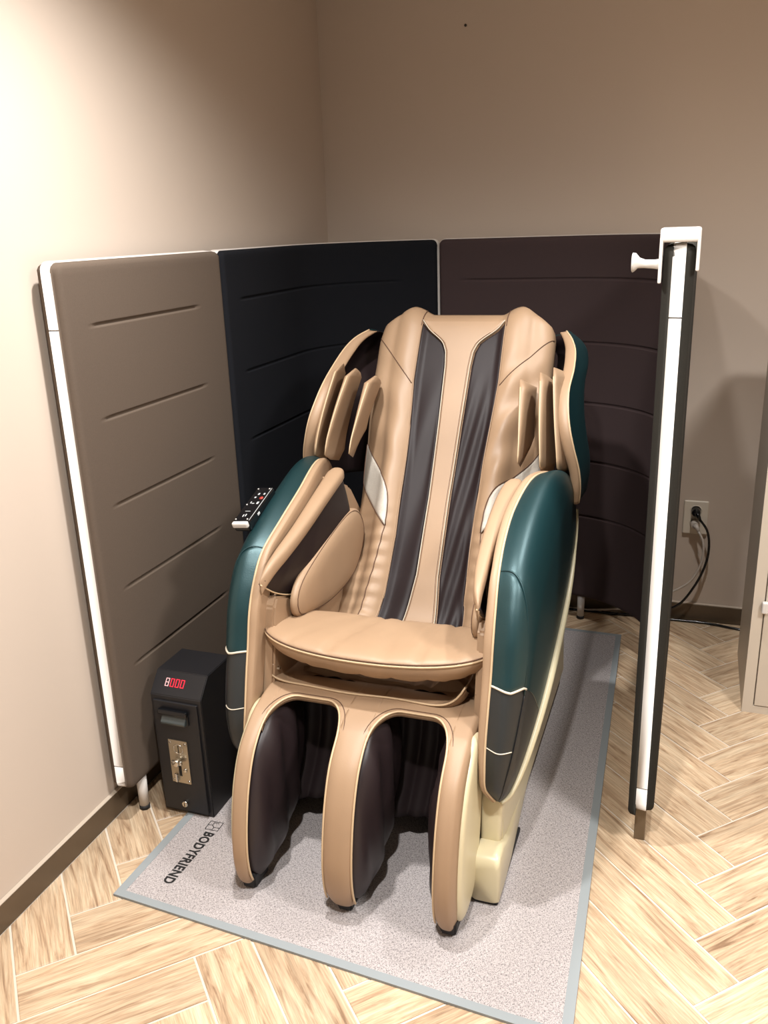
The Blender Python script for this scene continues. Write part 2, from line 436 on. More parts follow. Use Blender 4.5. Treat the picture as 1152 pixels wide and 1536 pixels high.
bpy.data.objects.remove(to); 
wid = max(v.co.x for v in me.vertices)-min(v.co.x for v in me.vertices)
hgt = max(v.co.y for v in me.vertices)
for v in me.vertices: v.co.x *= 0.208/wid; v.co.y *= 0.029/hgt
lo = bpy.data.objects.new('lettering', me); COL.objects.link(lo); lo.parent = fm
lo.location = (-1.196-mo.x, 1.741-mo.y, 0.0066); lo.rotation_euler = (0, 0, radians(-92.0))
def bar(p, q, w):
    p = Vector(p); q = Vector(q); d = (q-p).normalized(); n = Vector((-d.y, d.x))*w/2; p = p-d*w/2; q = q+d*w/2
    return [p+n, p-n, q-n, q+n]
LC = Vector((-1.186, 1.768)); LU = Vector((1, 0.035))*0.0195; LV = Vector((-0.035, 1))*0.0175
def lp(a, b): return LC+LU*a+LV*b
qs = [bar(lp(*a), lp(*b), 0.0022) for a, b in (((-1, -1), (1, -1)), ((1, -1), (1, 1)), ((1, 1), (-1, 1)), ((-1, 1), (-1, -1)),
      ((-1, 0.1), (-0.35, 0.15)), ((-0.35, 0.15), (0.1, -0.35)), ((0.1, -0.35), (1, -0.3)), ((-0.35, 0.15), (-0.3, 0.7)), ((-0.3, 0.7), (0.4, 0.75)), ((0.1, -0.35), (0.05, -0.9)))]
matmark('line_logo', qs)

# ------------------------------------------------------------------ massage chair
CX, CY = -0.713, 2.2
ch = thing('massage_chair', (CX, CY, 0), 'reclining massage chair in beige, teal and dark brown leather with two leg wells', 'massage chair')
def C(x, y, z): return (x, y-CY, z)
def ctube(name, pts, r, m, n=6): return tube(name, [C(*p) for p in pts], r, m, ch, n)

# --- back and seat surface: one profile, parts are patches of it
PROF = cr([(0, 2.835, 1.325), (0, 2.79, 1.31), (0, 2.745, 1.262), (0, 2.66, 1.125), (0, 2.515, 0.89), (0, 2.40, 0.72), (0, 2.31, 0.585), (0, 2.225, 0.488), (0, 2.10, 0.452), (0, 1.93, 0.462)], 400)
def prof(t):
    k = min(max(t, 0), 1)*399; i = min(int(k), 398); return PROF[i].lerp(PROF[i+1], k-i)
def pnorm(t):
    a = prof(max(t-0.012, 0)); b = prof(min(t+0.012, 1)); d = (b-a).normalized()
    return Vector((0, d.z, -d.y))  # towards the sitter
if pnorm(0.4).y > 0:
    _pn = pnorm
    def pnorm(t): return -_pn(t)
TZ = [(prof(k/400).z, k/400) for k in range(0, 290)]
def t_of_z(z):
    for a, b in TZ:
        if a <= z: return b
    return 0.72
XO = [(0, 0.137), (t_of_z(1.13), 0.139), (t_of_z(0.9), 0.124), (t_of_z(0.7), 0.119), (t_of_z(0.55), 0.125), (0.78, 0.135), (1, 0.14)]
XS = [(t_of_z(1.3), 0.137), (t_of_z(1.275), 0.108), (t_of_z(1.255), 0.078), (t_of_z(1.24), 0.060), (t_of_z(1.215), 0.047), (t_of_z(1.17), 0.042), (t_of_z(1.0), 0.037), (t_of_z(0.8), 0.033), (t_of_z(0.6), 0.035), (t_of_z(0.5), 0.042), (0.78, 0.05), (1, 0.055)]
WB = [(0, 0.225), (0.015, 0.262), (0.04, 0.285), (0.09, 0.294), (0.45, 0.294), (0.6, 0.288), (1, 0.285)]
def hh(x, t):
    ax = abs(x); xo = interp(XO, t); low = sstep(0.22, 0.45, t)
    r = (ax-xo)/0.085
    h = 0
    if r > 0:
        h += (0.012+0.016*low)*sin(pi*min(r, 1))**0.7*(1 if r < 1 else 0) if r < 1 else 0
        fall = sstep(0.17, 0.27, ax)*(0.055*sstep(0.2, 0.5, t)*(1-sstep(0.6, 0.7, t))+0.012)
        h -= fall
        pl = sstep(0.47, 0.58, t)
        h += 0.0024*pl*sin(t*190+3*sin(x*9)+(0.8 if x > 0 else 0))*sstep(0.0, 0.3, r)
        h += 0.004*sstep(0.10, 0.2, t)*(1-sstep(0.38, 0.5, t))*sin(t*60+ax*38+x*8)*sstep(0.1, 0.5, r)*(1.4 if x > 0 else 0.5)
    else:
        q = -r*0.085
        h += -0.010*min(q/0.02, 1)
        h += 0.004*sin(ax*95+t*26*(1 if x > 0 else -0.4)+x*40)*sstep(0.15, 0.35, t)*sstep(0.0, 0.02, ax-interp(XS, t))
    h += 0.008*(1-sstep(0.0, 0.08, t))*sstep(0.12, 0.2, ax)
    return h
def SB(x, t, off=0.0):
    p = prof(t); n = pnorm(t); w = interp(WB, t); e = max(0, (abs(x)-(w-0.05))/0.05)
    d = hh(x, t)+off-0.05*(1-sqrt(max(0, 1-min(e, 1)**2)))
    return Vector(C(x, p.y+n.y*d, p.z+n.z*d))
def back_body():
    nx, nt = 73, 150; V = []; F = []
    for j in range(nt):
        t = j/(nt-1); w = interp(WB, t)
        for i in range(nx): V.append(SB((2*i/(nx-1)-1)*w, t))
        n = pnorm(t); dep = -0.10-0.03*sstep(0.05, 0.3, t)+0.04*sstep(0.7, 0.9, t)
        for i in range(nx-1, -1, -1):
            x = (2*i/(nx-1)-1)*w*0.96; p = prof(t); V.append(C(x, p.y+n.y*dep, p.z+n.z*dep))
    k = 2*nx
    for j in range(nt-1):
        for i in range(k): a = j*k+i; b = j*k+(i+1) % k; F.append((a, b, b+k, a+k))
    F += [tuple(range(k)), tuple(range((nt-1)*k, nt*k))]
    return mobj('back_cushion', V, F, 'beige', ch)
back_body()
def patch(name, xl, xr, t0, t1, off, m, nx=16, nt=90, edge=0.006, drop=0.006):
    def f(u, v):
        t = t0+(t1-t0)*v; a, b = xl(t), xr(t); x = a+(b-a)*u
        e = min(u, 1-u)*abs(b-a)/edge; o = off if e >= 1 else -drop+(off+drop)*sqrt(max(0, 1-(1-e)**2))
        return SB(x, t, o)
    def fu(u): return 0.5-0.5*cos(pi*u)*1.0
    return grid(name, lambda u, v: f(fu(u), v), nx, nt, m, ch)
tT = t_of_z(1.298); tB = 0.86
for s in (-1, 1):
    patch('mesh_panel', lambda t, s=s: s*interp(XS, t), lambda t, s=s: s*interp(XO, t), tT, tB, 0.004, 'brown', nx=20, nt=120)
    ctpts = [SB(s*(interp(XO, tT+(tB-tT)*k/80)), tT+(tB-tT)*k/80, 0.004) for k in range(81)]
    tube('panel_seam', ctpts, 0.0016, 'beige', ch, 5)
    spts = [SB(s*(interp(XS, tT+(tB-tT)*k/110)-0.002), tT+(tB-tT)*k/110, 0.0135) for k in range(111)]
    tube('strip_stitching', spts, 0.0014, 'piping', ch, 5)
    spts = [SB(s*(max(interp(XS, tT+(tB-tT)*k/110)-0.0075, 0)), tT+(tB-tT)*k/110, 0.0155) for k in range(4, 111)]
    tube('strip_stitching', spts, 0.0008, 'seam', ch, 5)
patch('centre_strip', lambda t: -interp(XS, t), lambda t: interp(XS, t), t_of_z(1.30), tB, 0.015, 'beige', nx=20, nt=130)
def seamline(name, pts, r=0.0016, m='seam', n=24, off=0.001):
    P = cr([(x, t, 0) for x, t in pts], n); return tube(name, [SB(p.x, p.y, off) for p in P], r, m, ch, 5)
for s in (-1, 1):
    seamline('diagonal_seam', [(s*0.290, t_of_z(1.268)), (s*0.143, t_of_z(1.12))])
    seamline('head_seam', [(s*0.139, 0.0), (s*0.140, t_of_z(1.29))])
    # silver side patch
    xi = [(0.0, 0.283), (0.12, 0.262), (0.25, 0.232), (0.38, 0.202), (0.5, 0.176), (0.62, 0.160), (0.78, 0.151), (1, 0.149)]
    xo_ = [(0.0, 0.288), (0.45, 0.287), (0.55, 0.268), (0.68, 0.238), (0.8, 0.208), (0.92, 0.172), (1, 0.152)]
    ta, tb = t_of_z(0.955), t_of_z(0.715)
    patch('silver_patch', lambda t, s=s: s*interp(xi, (t-ta)/(tb-ta)), lambda t, s=s: s*interp(xo_, (t-ta)/(tb-ta)), ta, tb, 0.003, 'silver', nx=10, nt=30, drop=0.004)
    seamline('patch_seam', [(s*interp(xi, k/8), ta+(tb-ta)*k/8) for k in range(9)], off=0.002)
    seamline('patch_seam', [(s*interp(xo_, k/8), ta+(tb-ta)*k/8) for k in range(9)], off=0.002)
    seamline('bolster_seam', [(s*0.150, t_of_z(0.72)), (s*0.165, t_of_z(0.6)), (s*0.175, t_of_z(0.52)), (s*0.18, 0.80)], off=0.001)
rbox('seat_base', -0.27, 0.27, 1.95-CY, 2.80-CY, 0.09, 0.36, 'black', ch, r=0.03)

# --- front seat roll
def front_roll():
    rings = []; nx = 61; n = 40
    for i in range(nx):
        q = 2*i/(nx-1)-1; q = sin(q*pi/2); x = 0.306*q
        e = max(1-abs(q)**6, 0.0)**0.5; e = max(e, 0.03)
        yf = 1.752+0.044*abs(q)**2.2; yb = 2.05-0.02*q*q; zr = 0.600+0.014*abs(q)**2+0.002*q
        ring = []
        for k in range(n):
            a = 2*pi*k/n; cy_, sz = cos(a), sin(a)
            yy = (abs(cy_)**0.75)*(1 if cy_ > 0 else -1); zz = (abs(sz)**0.85)*(1 if sz > 0 else -1)
            ym = (yf+yb)/2; ya = (yb-yf)/2
            top = 0.026 if zz > 0 else 0.084
            w = 1+0.05*sin(x*47+2)*max(zz, 0)+(0.035*sin(x*70)-0.10*sum(math.exp(-((x-c_-0.3*(z_-0.55))/0.007)**2) for c_, z_ in ((-0.17, 0.56), (-0.02, 0.55), (0.06, 0.56), (0.15, 0.55), (0.21, 0.55), (0.25, 0.56), (0.28, 0.55))))*max(-zz, 0)
            y = ym - ya*yy*(0.45+0.55*e); z = zr-0.03*(0.5-0.5*yy)+zz*top*e*w
            z -= 0.008*math.exp(-((x-0.14+0.1*(y-1.8))/0.006)**2)*(zz > 0)+0.008*math.exp(-((x+0.09-0.25*(y-1.8))/0.006)**2)*(zz > 0)+0.007*math.exp(-((x-0.235+0.3*(y-1.8))/0.007)**2)*(zz > 0)+0.004*math.exp(-((x-0.05+0.15*(y-1.8))/0.009)**2)*(zz > 0)+0.004*math.exp(-((x+0.2-0.5*(y-1.8))/0.008)**2)*(zz > 0)
            if zz <= 0 and yy > 0: y += 0.03*zz*zz
            ring.append(C(x, y, z))
        rings.append(ring)
    loft('front_seat_roll', rings, 'beige', ch)
    for dz, m, r in ((0.004, 'seam', 0.0016), (-0.002, 'creamt', 0.003)):
        P = []
        for i in range(50):
            q = 2*i/49-1; q = sin(q*pi/2); e = max(1-abs(q)**6, 0)**0.5; yf = 1.752+0.044*abs(q)**2.2; yb = 2.05-0.02*q*q
            y = (yf+yb)/2-(yb-yf)/2*(0.45+0.55*e); P.append((0.304*q, y-0.0005, 0.600+0.014*abs(q)**2+0.002*q+dz))
        ctube('roll_seam', P, r, m)
front_roll()
# --- sagging fabric apron under the roll
def apron(u, v):
    x = -0.308+0.552*u; e = abs(2*u-1)**10
    z = 0.474+0.056*e; y = 1.812+0.012*e+0.004*sin(x*24)
    if v < 0.35: return C(x, y+0.004+0.03*(1-v/0.35)**2, z-0.032*(1-v/0.35))
    w = (v-0.35)/0.65
    return C(x*(1-0.05*w), y+0.16*w, z-0.035*sin(pi*w*0.5)+0.004*sin(x*50)*w)
grid('fabric_apron', apron, 50, 16, 'beige', ch, thick=0.004)
ctube('apron_hem', [(-0.308+0.552*u, 1.8115+0.012*abs(2*u-1)**10+0.004*sin((-0.308+0.552*u)*24), 0.475+0.056*abs(2*u-1)**10) for u in [k/60 for k in range(61)]], 0.0028, 'creamt')

# --- leg rest
G = cr([(0, 1.915, 0.452), (0, 1.86, 0.468), (0, 1.81, 0.470), (0, 1.755, 0.462), (0, 1.695, 0.440), (0, 1.63, 0.387), (0, 1.59, 0.315), (0, 1.565, 0.232), (0, 1.552, 0.148), (0, 1.556, 0.085), (0, 1.572, 0.045), (0, 1.60, 0.022)], 200)
def Gp(s):
    k = min(max(s, 0), 1)*199; i = min(int(k), 198); return G[i].lerp(G[i+1], k-i)
def Gn(s):
    d = (Gp(min(s+0.01, 1))-Gp(max(s-0.01, 0))).normalized(); n = Vector((0, d.z, -d.y))
    return n if n.y < 0.3 and (n.y < 0 or n.z > 0) else -n
def GS(x, s, off):
    s = s*0.955
    p = Gp(s); n = Gn(s); return Vector(C(x, p.y+n.y*off, p.z+n.z*off))
BX = [(-0.287, -0.240), (-0.038, 0.036), (0.236, 0.289)]
OPEN = [(-0.240, -0.038), (0.036, 0.236)]
s0 = 0.215
def leg_band():
    V = []; F = []
    def add(fn, nu, nv):
        k = len(V)
        for j in range(nv):
            for i in range(nu): V.append(fn(i/(nu-1), j/(nv-1)))
        for j in range(nv-1):
            for i in range(nu-1): a = k+j*nu+i; F.append((a, a+1, a+nu+1, a+nu))
    for a, b in BX:
        def f(u, s, a=a, b=b):
            x = a+(b-a)*u; e = 2*u-1
            lowt = sstep(0.25, 0.5, s)
            off = 0.010*(1-abs(e)**3)*lowt+0.002
            end = sstep(0.9, 1.0, s); x = x+( (a+b)/2-x)*0.18*end
            if a < -0.2 and u < 0.3: off -= 0.02*(1-u/0.3)**2
            if b > 0.2 and u > 0.7: off -= 0.02*((u-0.7)/0.3)**2
            return GS(x, s, off)
        add(f, 13, 70)
    for a, b in OPEN:
        r = 0.062; rs = 0.17
        def sb(x):
            d = min(x-a, b-x)
            return s0+(rs*(1-sqrt(max(0, 1-(1-min(d/r, 1))**2))))
        xs = [a+(b-a)*(0.5-0.5*cos(pi*k/30)) for k in range(31)]
        def f2(u, v): x = xs[int(round(u*30))]; return GS(x, sb(x)*v, 0.002)
        add(f2, 31, 16)
        for kk, (off, rad, m) in enumerate(((0.003, 0.0028, 'creamt'), (0.003, 0.0010, 'seam'))):
            sh = 0 if kk == 0 else 0.012
            P = [GS(a-sh, 0.98-(0.98-s0-rs)*k/30, off) for k in range(30)]
            P += [GS(a-sh+(b-a+2*sh)*(x-a)/(b-a), sb(x)-sh*1.2, off) for x in xs]
            P += [GS(b+sh, s0+rs+(0.98-s0-rs)*k/30, off) for k in range(1, 31)]
            tube('arch_piping' if kk == 0 else 'band_stitching', P, rad, m, ch, 6)
    o = mobj('leg_rest_band', V, F, 'beige', ch)
    md = o.modifiers.new('thickness', 'SOLIDIFY'); md.thickness = 0.014; md.offset = -1
    bmx = bmesh.new(); bmx.from_mesh(o.data); bmesh.ops.remove_doubles(bmx, verts=bmx.verts, dist=0.0008)
    # all normals towards the front
    for f in bmx.faces:
        c = f.calc_center_median(); f.normal_update()
        if f.normal.y-f.normal.z*1.0 > 0: f.normal_flip()
    bmx.to_mesh(o.data); bmx.free()
leg_band()
OUTL = [(1.80, 0.452), (1.745, 0.444), (1.70, 0.425), (1.645, 0.378), (1.605, 0.31), (1.58, 0.23), (1.567, 0.148), (1.570, 0.088), (1.588, 0.048), (1.615, 0.032), (1.68, 0.038), (1.77, 0.085), (1.84, 0.17), (1.885, 0.28), (1.90, 0.40), (1.87, 0.445)]
OUTR = cr([(0, a, b) for a, b in OUTL], 72, closed=True)
ocen = sum(OUTR, Vector())/len(OUTR)
def fin(name, layers, m, outl=OUTR, fold=0.0, ph=0.0, cap=True):
    rings = []
    for li, (x, sc) in enumerate(layers):
        ring = []
        for k, p in enumerate(outl):
            q = ocen+(p-ocen)*sc
            fd = fold*sin(q.y*70+ph+2.5*sin(q.z*6))*min(1, (1-sc)*3.5)*(1 if li > len(layers)/2 else -1)
            ring.append(C(x+fd, q.y, q.z))
        rings.append(ring)
    return loft(name, rings, m, ch, cap=cap)
def lay(x0, b0, x1, b1):
    """rounded fabric walls from x0 (bulging by b0) to x1 (bulging by b1)"""
    L = []
    for sc, k in ((0.02, 1.0), (0.12, 1.0), (0.25, 1.0), (0.38, 0.99), (0.5, 0.97), (0.6, 0.93), (0.7, 0.86), (0.85, 0.62), (0.95, 0.25), (1.0, 0.0)): L.append((x0-b0*k, sc))
    for sc, k in ((1.0, 0.0), (0.95, 0.25), (0.85, 0.62), (0.7, 0.86), (0.6, 0.93), (0.5, 0.97), (0.38, 0.99), (0.25, 1.0), (0.12, 1.0), (0.02, 1.0)): L.append((x1+b1*k, sc))
    return L
fin('fabric_wall', lay(-0.272, 0.004, -0.240, 0.034), 'legfab', fold=0.0065, ph=0.5)
fin('fabric_wall', lay(-0.034, 0.034, 0.034, 0.034), 'legfab', fold=0.0065, ph=2.0)
fin('fabric_wall', lay(0.236, 0.034, 0.274, 0.004), 'legfab', fold=0.0065, ph=3.1)
OUTC = [Vector((0, p.y if p.y < 1.70 else 1.70+(p.y-1.70)*0.45, p.z)) for p in OUTR]
def side_plate(s):
    rings = []; cen = sum(OUTC, Vector())/len(OUTC)
    for x, sc in ((0.262, 0.995), (0.283, 1.0), (0.291, 0.985), (0.296, 0.94), (0.298, 0.85), (0.299, 0.6), (0.299, 0.2)):
        rings.append([C(s*x, (cen+(p-cen)*sc).y, (cen+(p-cen)*sc).z) for p in OUTC])
    loft('side_plate', rings, 'cream', ch)
for s in (-1, 1): side_plate(s)
# calf pads at the back of both wells
for a, b in OPEN:
    def calf(u, v, a=a, b=b):
        x = a-0.01+(b-a+0.02)*u; q = abs(2*u-1)
        z = 0.455-0.36*v; y = 1.865+0.075*sin(pi*min(v*0.85+0.12, 1))-0.03*q*q+0.004*sin(x*130+v*5)
        return C(x, y, z)
    grid('calf_pad', calf, 40, 24, 'brown', ch, thick=0.02)
rbox('leg_rest_back', -0.26, 0.26, 1.955-CY, 1.99-CY, 0.10, 0.43, 'black', ch, r=0.012)
for x in (-0.262, 0.0, 0.262):
    bm = bmesh.new(); bmesh.ops.create_cube(bm, size=1)
    for v in bm.verts:
        t = v.co.z > 0; w = 0.024 if t else 0.018
        v.co = Vector((x+(w if v.co.x > 0 else -w), (1.580 if not t else 1.568)-CY+(0.075 if v.co.y > 0 else 0), 0.055 if t else 0.0065))
    bmesh.ops.bevel(bm, geom=bm.edges[:], offset=0.005, segments=2, affect='EDGES'); bmobj('rubber_foot', bm, 'rubber', ch)
for s in (-1, 1):
    rbox('hinge_bracket', min(s*0.276, s*0.305), max(s*0.276, s*0.305), 1.84-CY, 1.93-CY, 0.40, 0.53, 'black', ch, r=0.005)
    cyl('hinge_pin', C(s*0.262, 1.835, 0.502), C(s*0.315, 1.835, 0.502), 0.005, 'chrome', ch, n=10)

# --- arms
FE = cr([(0.335, 1.748, 0.278), (0.317, 1.722, 0.325), (0.315, 1.720, 0.374), (0.314, 1.733, 0.438), (0.315, 1.755, 0.519), (0.316, 1.778, 0.592), (0.316, 1.800, 0.675), (0.314, 1.835, 0.749), (0.310, 1.885, 0.81), (0.303, 1.99, 0.864), (0.304, 2.11, 0.908), (0.320, 2.25, 0.942), (0.345, 2.37, 0.928), (0.372, 2.48, 0.875), (0.392, 2.56, 0.805)], 200)
RE = cr([(0.345, 1.756, 0.270), (0.362, 1.807, 0.273), (0.382, 1.915, 0.325), (0.395, 2.118, 0.405), (0.400, 2.431, 0.535), (0.400, 2.58, 0.66), (0.397, 2.60, 0.76)], 200)
def at(P, u):
    k = min(max(u, 0), 1)*(len(P)-1); i = min(int(k), len(P)-2); return P[i].lerp(P[i+1], k-i)
def SH(u, v, off=0.0):
    f = at(FE, u); r = at(RE, u)
    k = sin(min(max(v, 0)/0.46, 1)*pi/2)**0.80
    env = min(1.0, sin(pi*min(max(u, 0.0), 1))*3.0) if 0 < u < 1 else 0.0
    xm = f.x+(r.x-f.x)*k+(0.010*sin(pi*v)+off*min(1, v*12)*min(1, (1-v)*12))*env
    w = v**1.9; p = f.lerp(r, w); p.x = xm
    d = (f-r).normalized()
    p += d*(0.024*sin(pi*min(v/0.42, 1))+off*0.8*math.exp(-(v/0.3)**2)*min(1, v*12))*env
    return p
def U_of_z(z):
    for k in range(140):
        if FE[k].z >= z: return k/199
    return 0.6
U1 = U_of_z(0.572); U2 = U_of_z(0.812); U0 = U_of_z(0.43)
def pipe_u(v): return U1-0.012*sin(pi*min(v/0.34, 1))+0.07*max(0, v-0.2)
for s in (-1, 1):
    def AS(u, v, off=0.0, s=s):
        p = SH(u, v, off); return Vector(C(s*p.x, p.y, p.z))
    grid('arm_cover', lambda u, v: AS(pipe_u(v)+(1-pipe_u(v))*u, v), 60, 48, 'teal', ch)
    grid('arm_lower_cover', lambda u, v: AS(pipe_u(v)*u, v, -0.001), 40, 48, 'charcoal', ch)
    def ep(u, v):
        vv = 0.36*v; top = U1+(U2-U1)*sqrt(max(0, 1-(v)**2.2)); b = pipe_u(vv); e = min(u*(top-b), (1-u)*(top-b))/0.012
        e = min(e, (1-v)/0.06, 1); return AS(b+(top-b)*u, vv, -0.002+0.006*sqrt(max(0, 1-(1-e)**2)))
    grid('elbow_patch', ep, 40, 30, 'teal', ch)
    tube('elbow_seam', [AS(U1+(U2-U1)*sqrt(max(0, 1-(k/30)**2.2)), 0.36*k/30, 0.002) for k in range(31)], 0.0022, 'teal', ch, 6)
    tube('arm_piping', [AS(pipe_u(0.37*k/24), 0.37*k/24, 0.0025) for k in range(25)], 0.0030, 'piping', ch, 6)
    tube('lower_seam', [AS(U0-0.01*sin(pi*k/20), 0.33*k/20, 0.0005) for k in range(21)], 0.0014, 'piping', ch, 6)
    tube('lower_seam', [AS(0.01+(U1-0.01)*k/30, 0.33+0.04*k/30, 0.0005) for k in range(31)], 0.0016, 'black', ch, 6)
    RR = [Vector(C(s*(p.x+0.004), p.y+0.004, p.z-0.004)) for p in RE[::3]]
    tube('arm_edge_trim', RR, [0.0035+0.0085*sin(pi*min(k/(len(RR)-1)*1.15, 1))**0.7 for k in range(len(RR))], 'cream', ch, 8)
    tube('front_piping', [Vector(C(s*(p.x+0.001), p.y-0.002, p.z+0.001)) for p in FE[::2]], 0.0030, 'creamt', ch, 6)
    # rim band along the front edge, widening towards the elbow
    RW = [(0, 0.008), (0.15, 0.020), (0.33, 0.024), (0.45, 0.020), (0.62, 0.022), (0.75, 0.020), (0.83, 0.016), (1, 0.006)]
    def rim(u, v):
        u_ = 0.0+0.93*v; p = at(FE, u_); w = interp(RW, u_)
        d = (at(FE, min(u_+0.01, 1))-at(FE, max(u_-0.01, 0))).normalized()
        nrm = Vector((0, -d.z, d.y)); nrm = nrm if nrm.y < 0 or nrm.z > 0 else -nrm
        a = u*pi; x = p.x-w*(1-cos(a))/2; q = p+nrm*(0.007*sin(a)-0.004*u)
        if u > 0.82: q = q-nrm*0.05*(u-0.82)/0.18
        return C(s*x, q.y, q.z)
    grid('arm_rim', rim, 16, 90, 'beige', ch)
    # inner panel (beige, front of the arm box)
    poly = [(1.790, 0.395), (1.815, 0.519), (1.832, 0.60), (1.842, 0.672), (1.862, 0.695), (1.93, 0.668), (1.965, 0.645), (2.20, 0.62), (2.42, 0.62), (2.42, 0.42), (1.90, 0.40)]
    def prism(name, poly, xa, xb, m, rr=0.004):
        bm = bmesh.new()
        va = [bm.verts.new(C(s*xa, y, z)) for y, z in poly]; vb = [bm.verts.new(C(s*xb, y, z)) for y, z in poly]; n = len(poly)
        bm.faces.new(va); bm.faces.new(vb)
        for i in range(n): bm.faces.new((va[i], va[(i+1) % n], vb[(i+1) % n], vb[i]))
        bmesh.ops.recalc_face_normals(bm, faces=bm.faces)
        if rr: bmesh.ops.bevel(bm, geom=bm.edges[:], offset=rr, segments=2, affect='EDGES')
        return bmobj(name, bm, m, ch)
    prism('arm_inner_panel', poly, 0.268, 0.316, 'beige', 0.006)
    prism('arm_core', [(1.84, 0.36), (1.87, 0.66), (1.95, 0.76), (2.10, 0.86), (2.27, 0.905), (2.46, 0.82), (2.56, 0.70), (2.50, 0.56), (2.20, 0.45)], 0.290, 0.365, 'beige', 0.01)
    prism('side_panel', [(1.79, 0.06), (1.80, 0.31), (2.2, 0.36), (2.50, 0.44), (2.80, 0.42), (2.85, 0.06)], 0.315, 0.345, 'cream', 0.006)
    # outer forearm pad
    PT = cr([(0.276, 2.315, 0.905), (0.272, 2.295, 0.926), (0.264, 2.175, 0.905), (0.264, 1.99, 0.850), (0.276, 1.845, 0.800), (0.286, 1.800, 0.764)], 60)
    PWD = [(0, 0.004), (0.03, 0.018), (0.10, 0.026), (0.5, 0.021), (0.8, 0.016), (0.93, 0.010), (1, 0.003)]
    rings = []
    for k in range(60):
        p = PT[k]; w = interp(PWD, k/59); ring = []
        for j in range(20):
            a = 2*pi*j/20; cc, ss_ = cos(a), sin(a)
            ring.append(C(s*(p.x-0.006+w*(abs(cc)**0.8)*(1 if cc > 0 else -1)), p.y, p.z-0.020+0.020*(abs(ss_)**0.6)*(1 if ss_ > 0 else -1)))
        rings.append(ring)
    loft('outer_forearm_pad', rings, 'beige', ch)
    # dark fabric wall of the forearm channel
    LIP = cr([(0.284, 1.800, 0.752), (0.280, 1.860, 0.708), (0.275, 1.925, 0.675), (0.262, 1.975, 0.660)], 24)
    def well(u, v):
        a_ = at(PT, 0.97-0.95*u); top = Vector((a_.x-0.012, a_.y, a_.z-0.018))
        b_ = at(LIP, min(u*1.6, 1)) if u < 0.625 else Vector((0.262, 1.975, 0.660)).lerp(Vector((0.250, 2.33, 0.640)), (u-0.625)/0.375)
        p = top.lerp(b_, v); p.x -= 0.014*sin(pi*v)*min(1, u*4); p.z -= 0.0*v
        return C(s*p.x, p.y, p.z)
    grid('forearm_channel', well, 40, 20, 'brown', ch, thick=0.006)
    tube('channel_hem', [C(s*(p.x-0.006), p.y-0.002, p.z) for p in LIP], 0.0022, 'creamt', ch, 6)
    # inner leaf pad
    LF = cr([(0, 2.372, 0.765), (0, 2.41, 0.70), (0, 2.385, 0.635), (0, 2.29, 0.580), (0, 2.113, 0.570), (0, 1.925, 0.605), (0, 1.885, 0.640), (0, 1.895, 0.685), (0, 1.96, 0.722), (0, 2.135, 0.768), (0, 2.29, 0.790)], 64, closed=True)
    lc = sum(LF, Vector())/len(LF); rings = []
    for x, sc in ((-0.024, 0.2), (-0.0235, 0.5), (-0.021, 0.75), (-0.014, 0.92), (-0.006, 0.995), (0.006, 0.995), (0.014, 0.92), (0.021, 0.75), (0.0235, 0.5), (0.024, 0.2)):
        rings.append([C(s*(0.248+x), 0.02+(lc+(p-lc)*sc).y, (lc+(p-lc)*sc).z) for p in LF])
    loft('inner_forearm_pad', rings, 'beige', ch)
    tube('pad_seam', [C(s*(0.248-0.012), 0.02+(lc+(p-lc)*0.955).y, (lc+(p-lc)*0.955).z) for p in LF], 0.0009, 'seam', ch, 6, closed=True)
    # --- base rail with front block and upright
    xr0, xr1 = 0.287, 0.357
    def rail():
        rings = []
        for y, h, xa, xb in ((1.700, 0.118, xr0+0.006, xr1-0.006), (1.704, 0.136, xr0, xr1), (1.72, 0.146, xr0-0.001, xr1), (1.765, 0.146, xr0, xr1), (1.80, 0.13, xr0, xr1-0.001), (1.87, 0.112, xr0, xr1-0.003), (2.1, 0.10, xr0-0.01, xr1-0.016), (2.4, 0.095, xr0-0.02, xr1-0.033), (2.9, 0.09, xr0-0.03, xr1-0.05), (3.05, 0.08, xr0-0.03, xr1-0.052)):
            r = 0.012; ring = []
            for cx_, cz_, a0 in ((xb-r, h-r, 0), (xa+r, h-r, 90), (xa+r, 0.018+r*0.4, 180), (xb-r, 0.018+r*0.4, 270)):
                rz = r if cz_ > 0.05 else r*0.4
                for q in range(4):
                    a = radians(a0+30*q); ring.append(C(s*(cx_+r*cos(a)), y, cz_+rz*sin(a)))
            rings.append(ring)
        loft('base_rail', rings, 'cream', ch)
        rbox('rail_sole', min(s*(xr0+0.004), s*(xr1-0.004)), max(s*(xr0+0.004), s*(xr1-0.004)), 1.706-CY, 2.0-CY, 0.0065, 0.019, 'rubber', ch, r=0.003)
        rbox('rail_sole', min(s*(xr0-0.02), s*(xr1-0.05)), max(s*(xr0-0.02), s*(xr1-0.05)), 2.7-CY, 3.0-CY, 0.0065, 0.02, 'rubber', ch, r=0.003)
    rail()
    rings = []
    for z, xa, xb, ya, yb in ((0.10, 0.292, 0.342, 1.775, 1.84), (0.15, 0.292, 0.343, 1.774, 1.85), (0.24, 0.291, 0.347, 1.778, 1.87), (0.34, 0.291, 0.352, 1.79, 1.90)):
        r = 0.010; ring = []
        for cx_, cy_, a0 in ((xb-r, yb-r, 0), (xa+r, yb-r, 90), (xa+r, ya+r, 180), (xb-r, ya+r, 270)):
            for q in range(4):
                a = radians(a0+30*q); ring.append(C(s*(cx_+r*cos(a)), cy_+r*sin(a), z))
        rings.append(ring)
    loft('upright', rings, 'cream', ch)
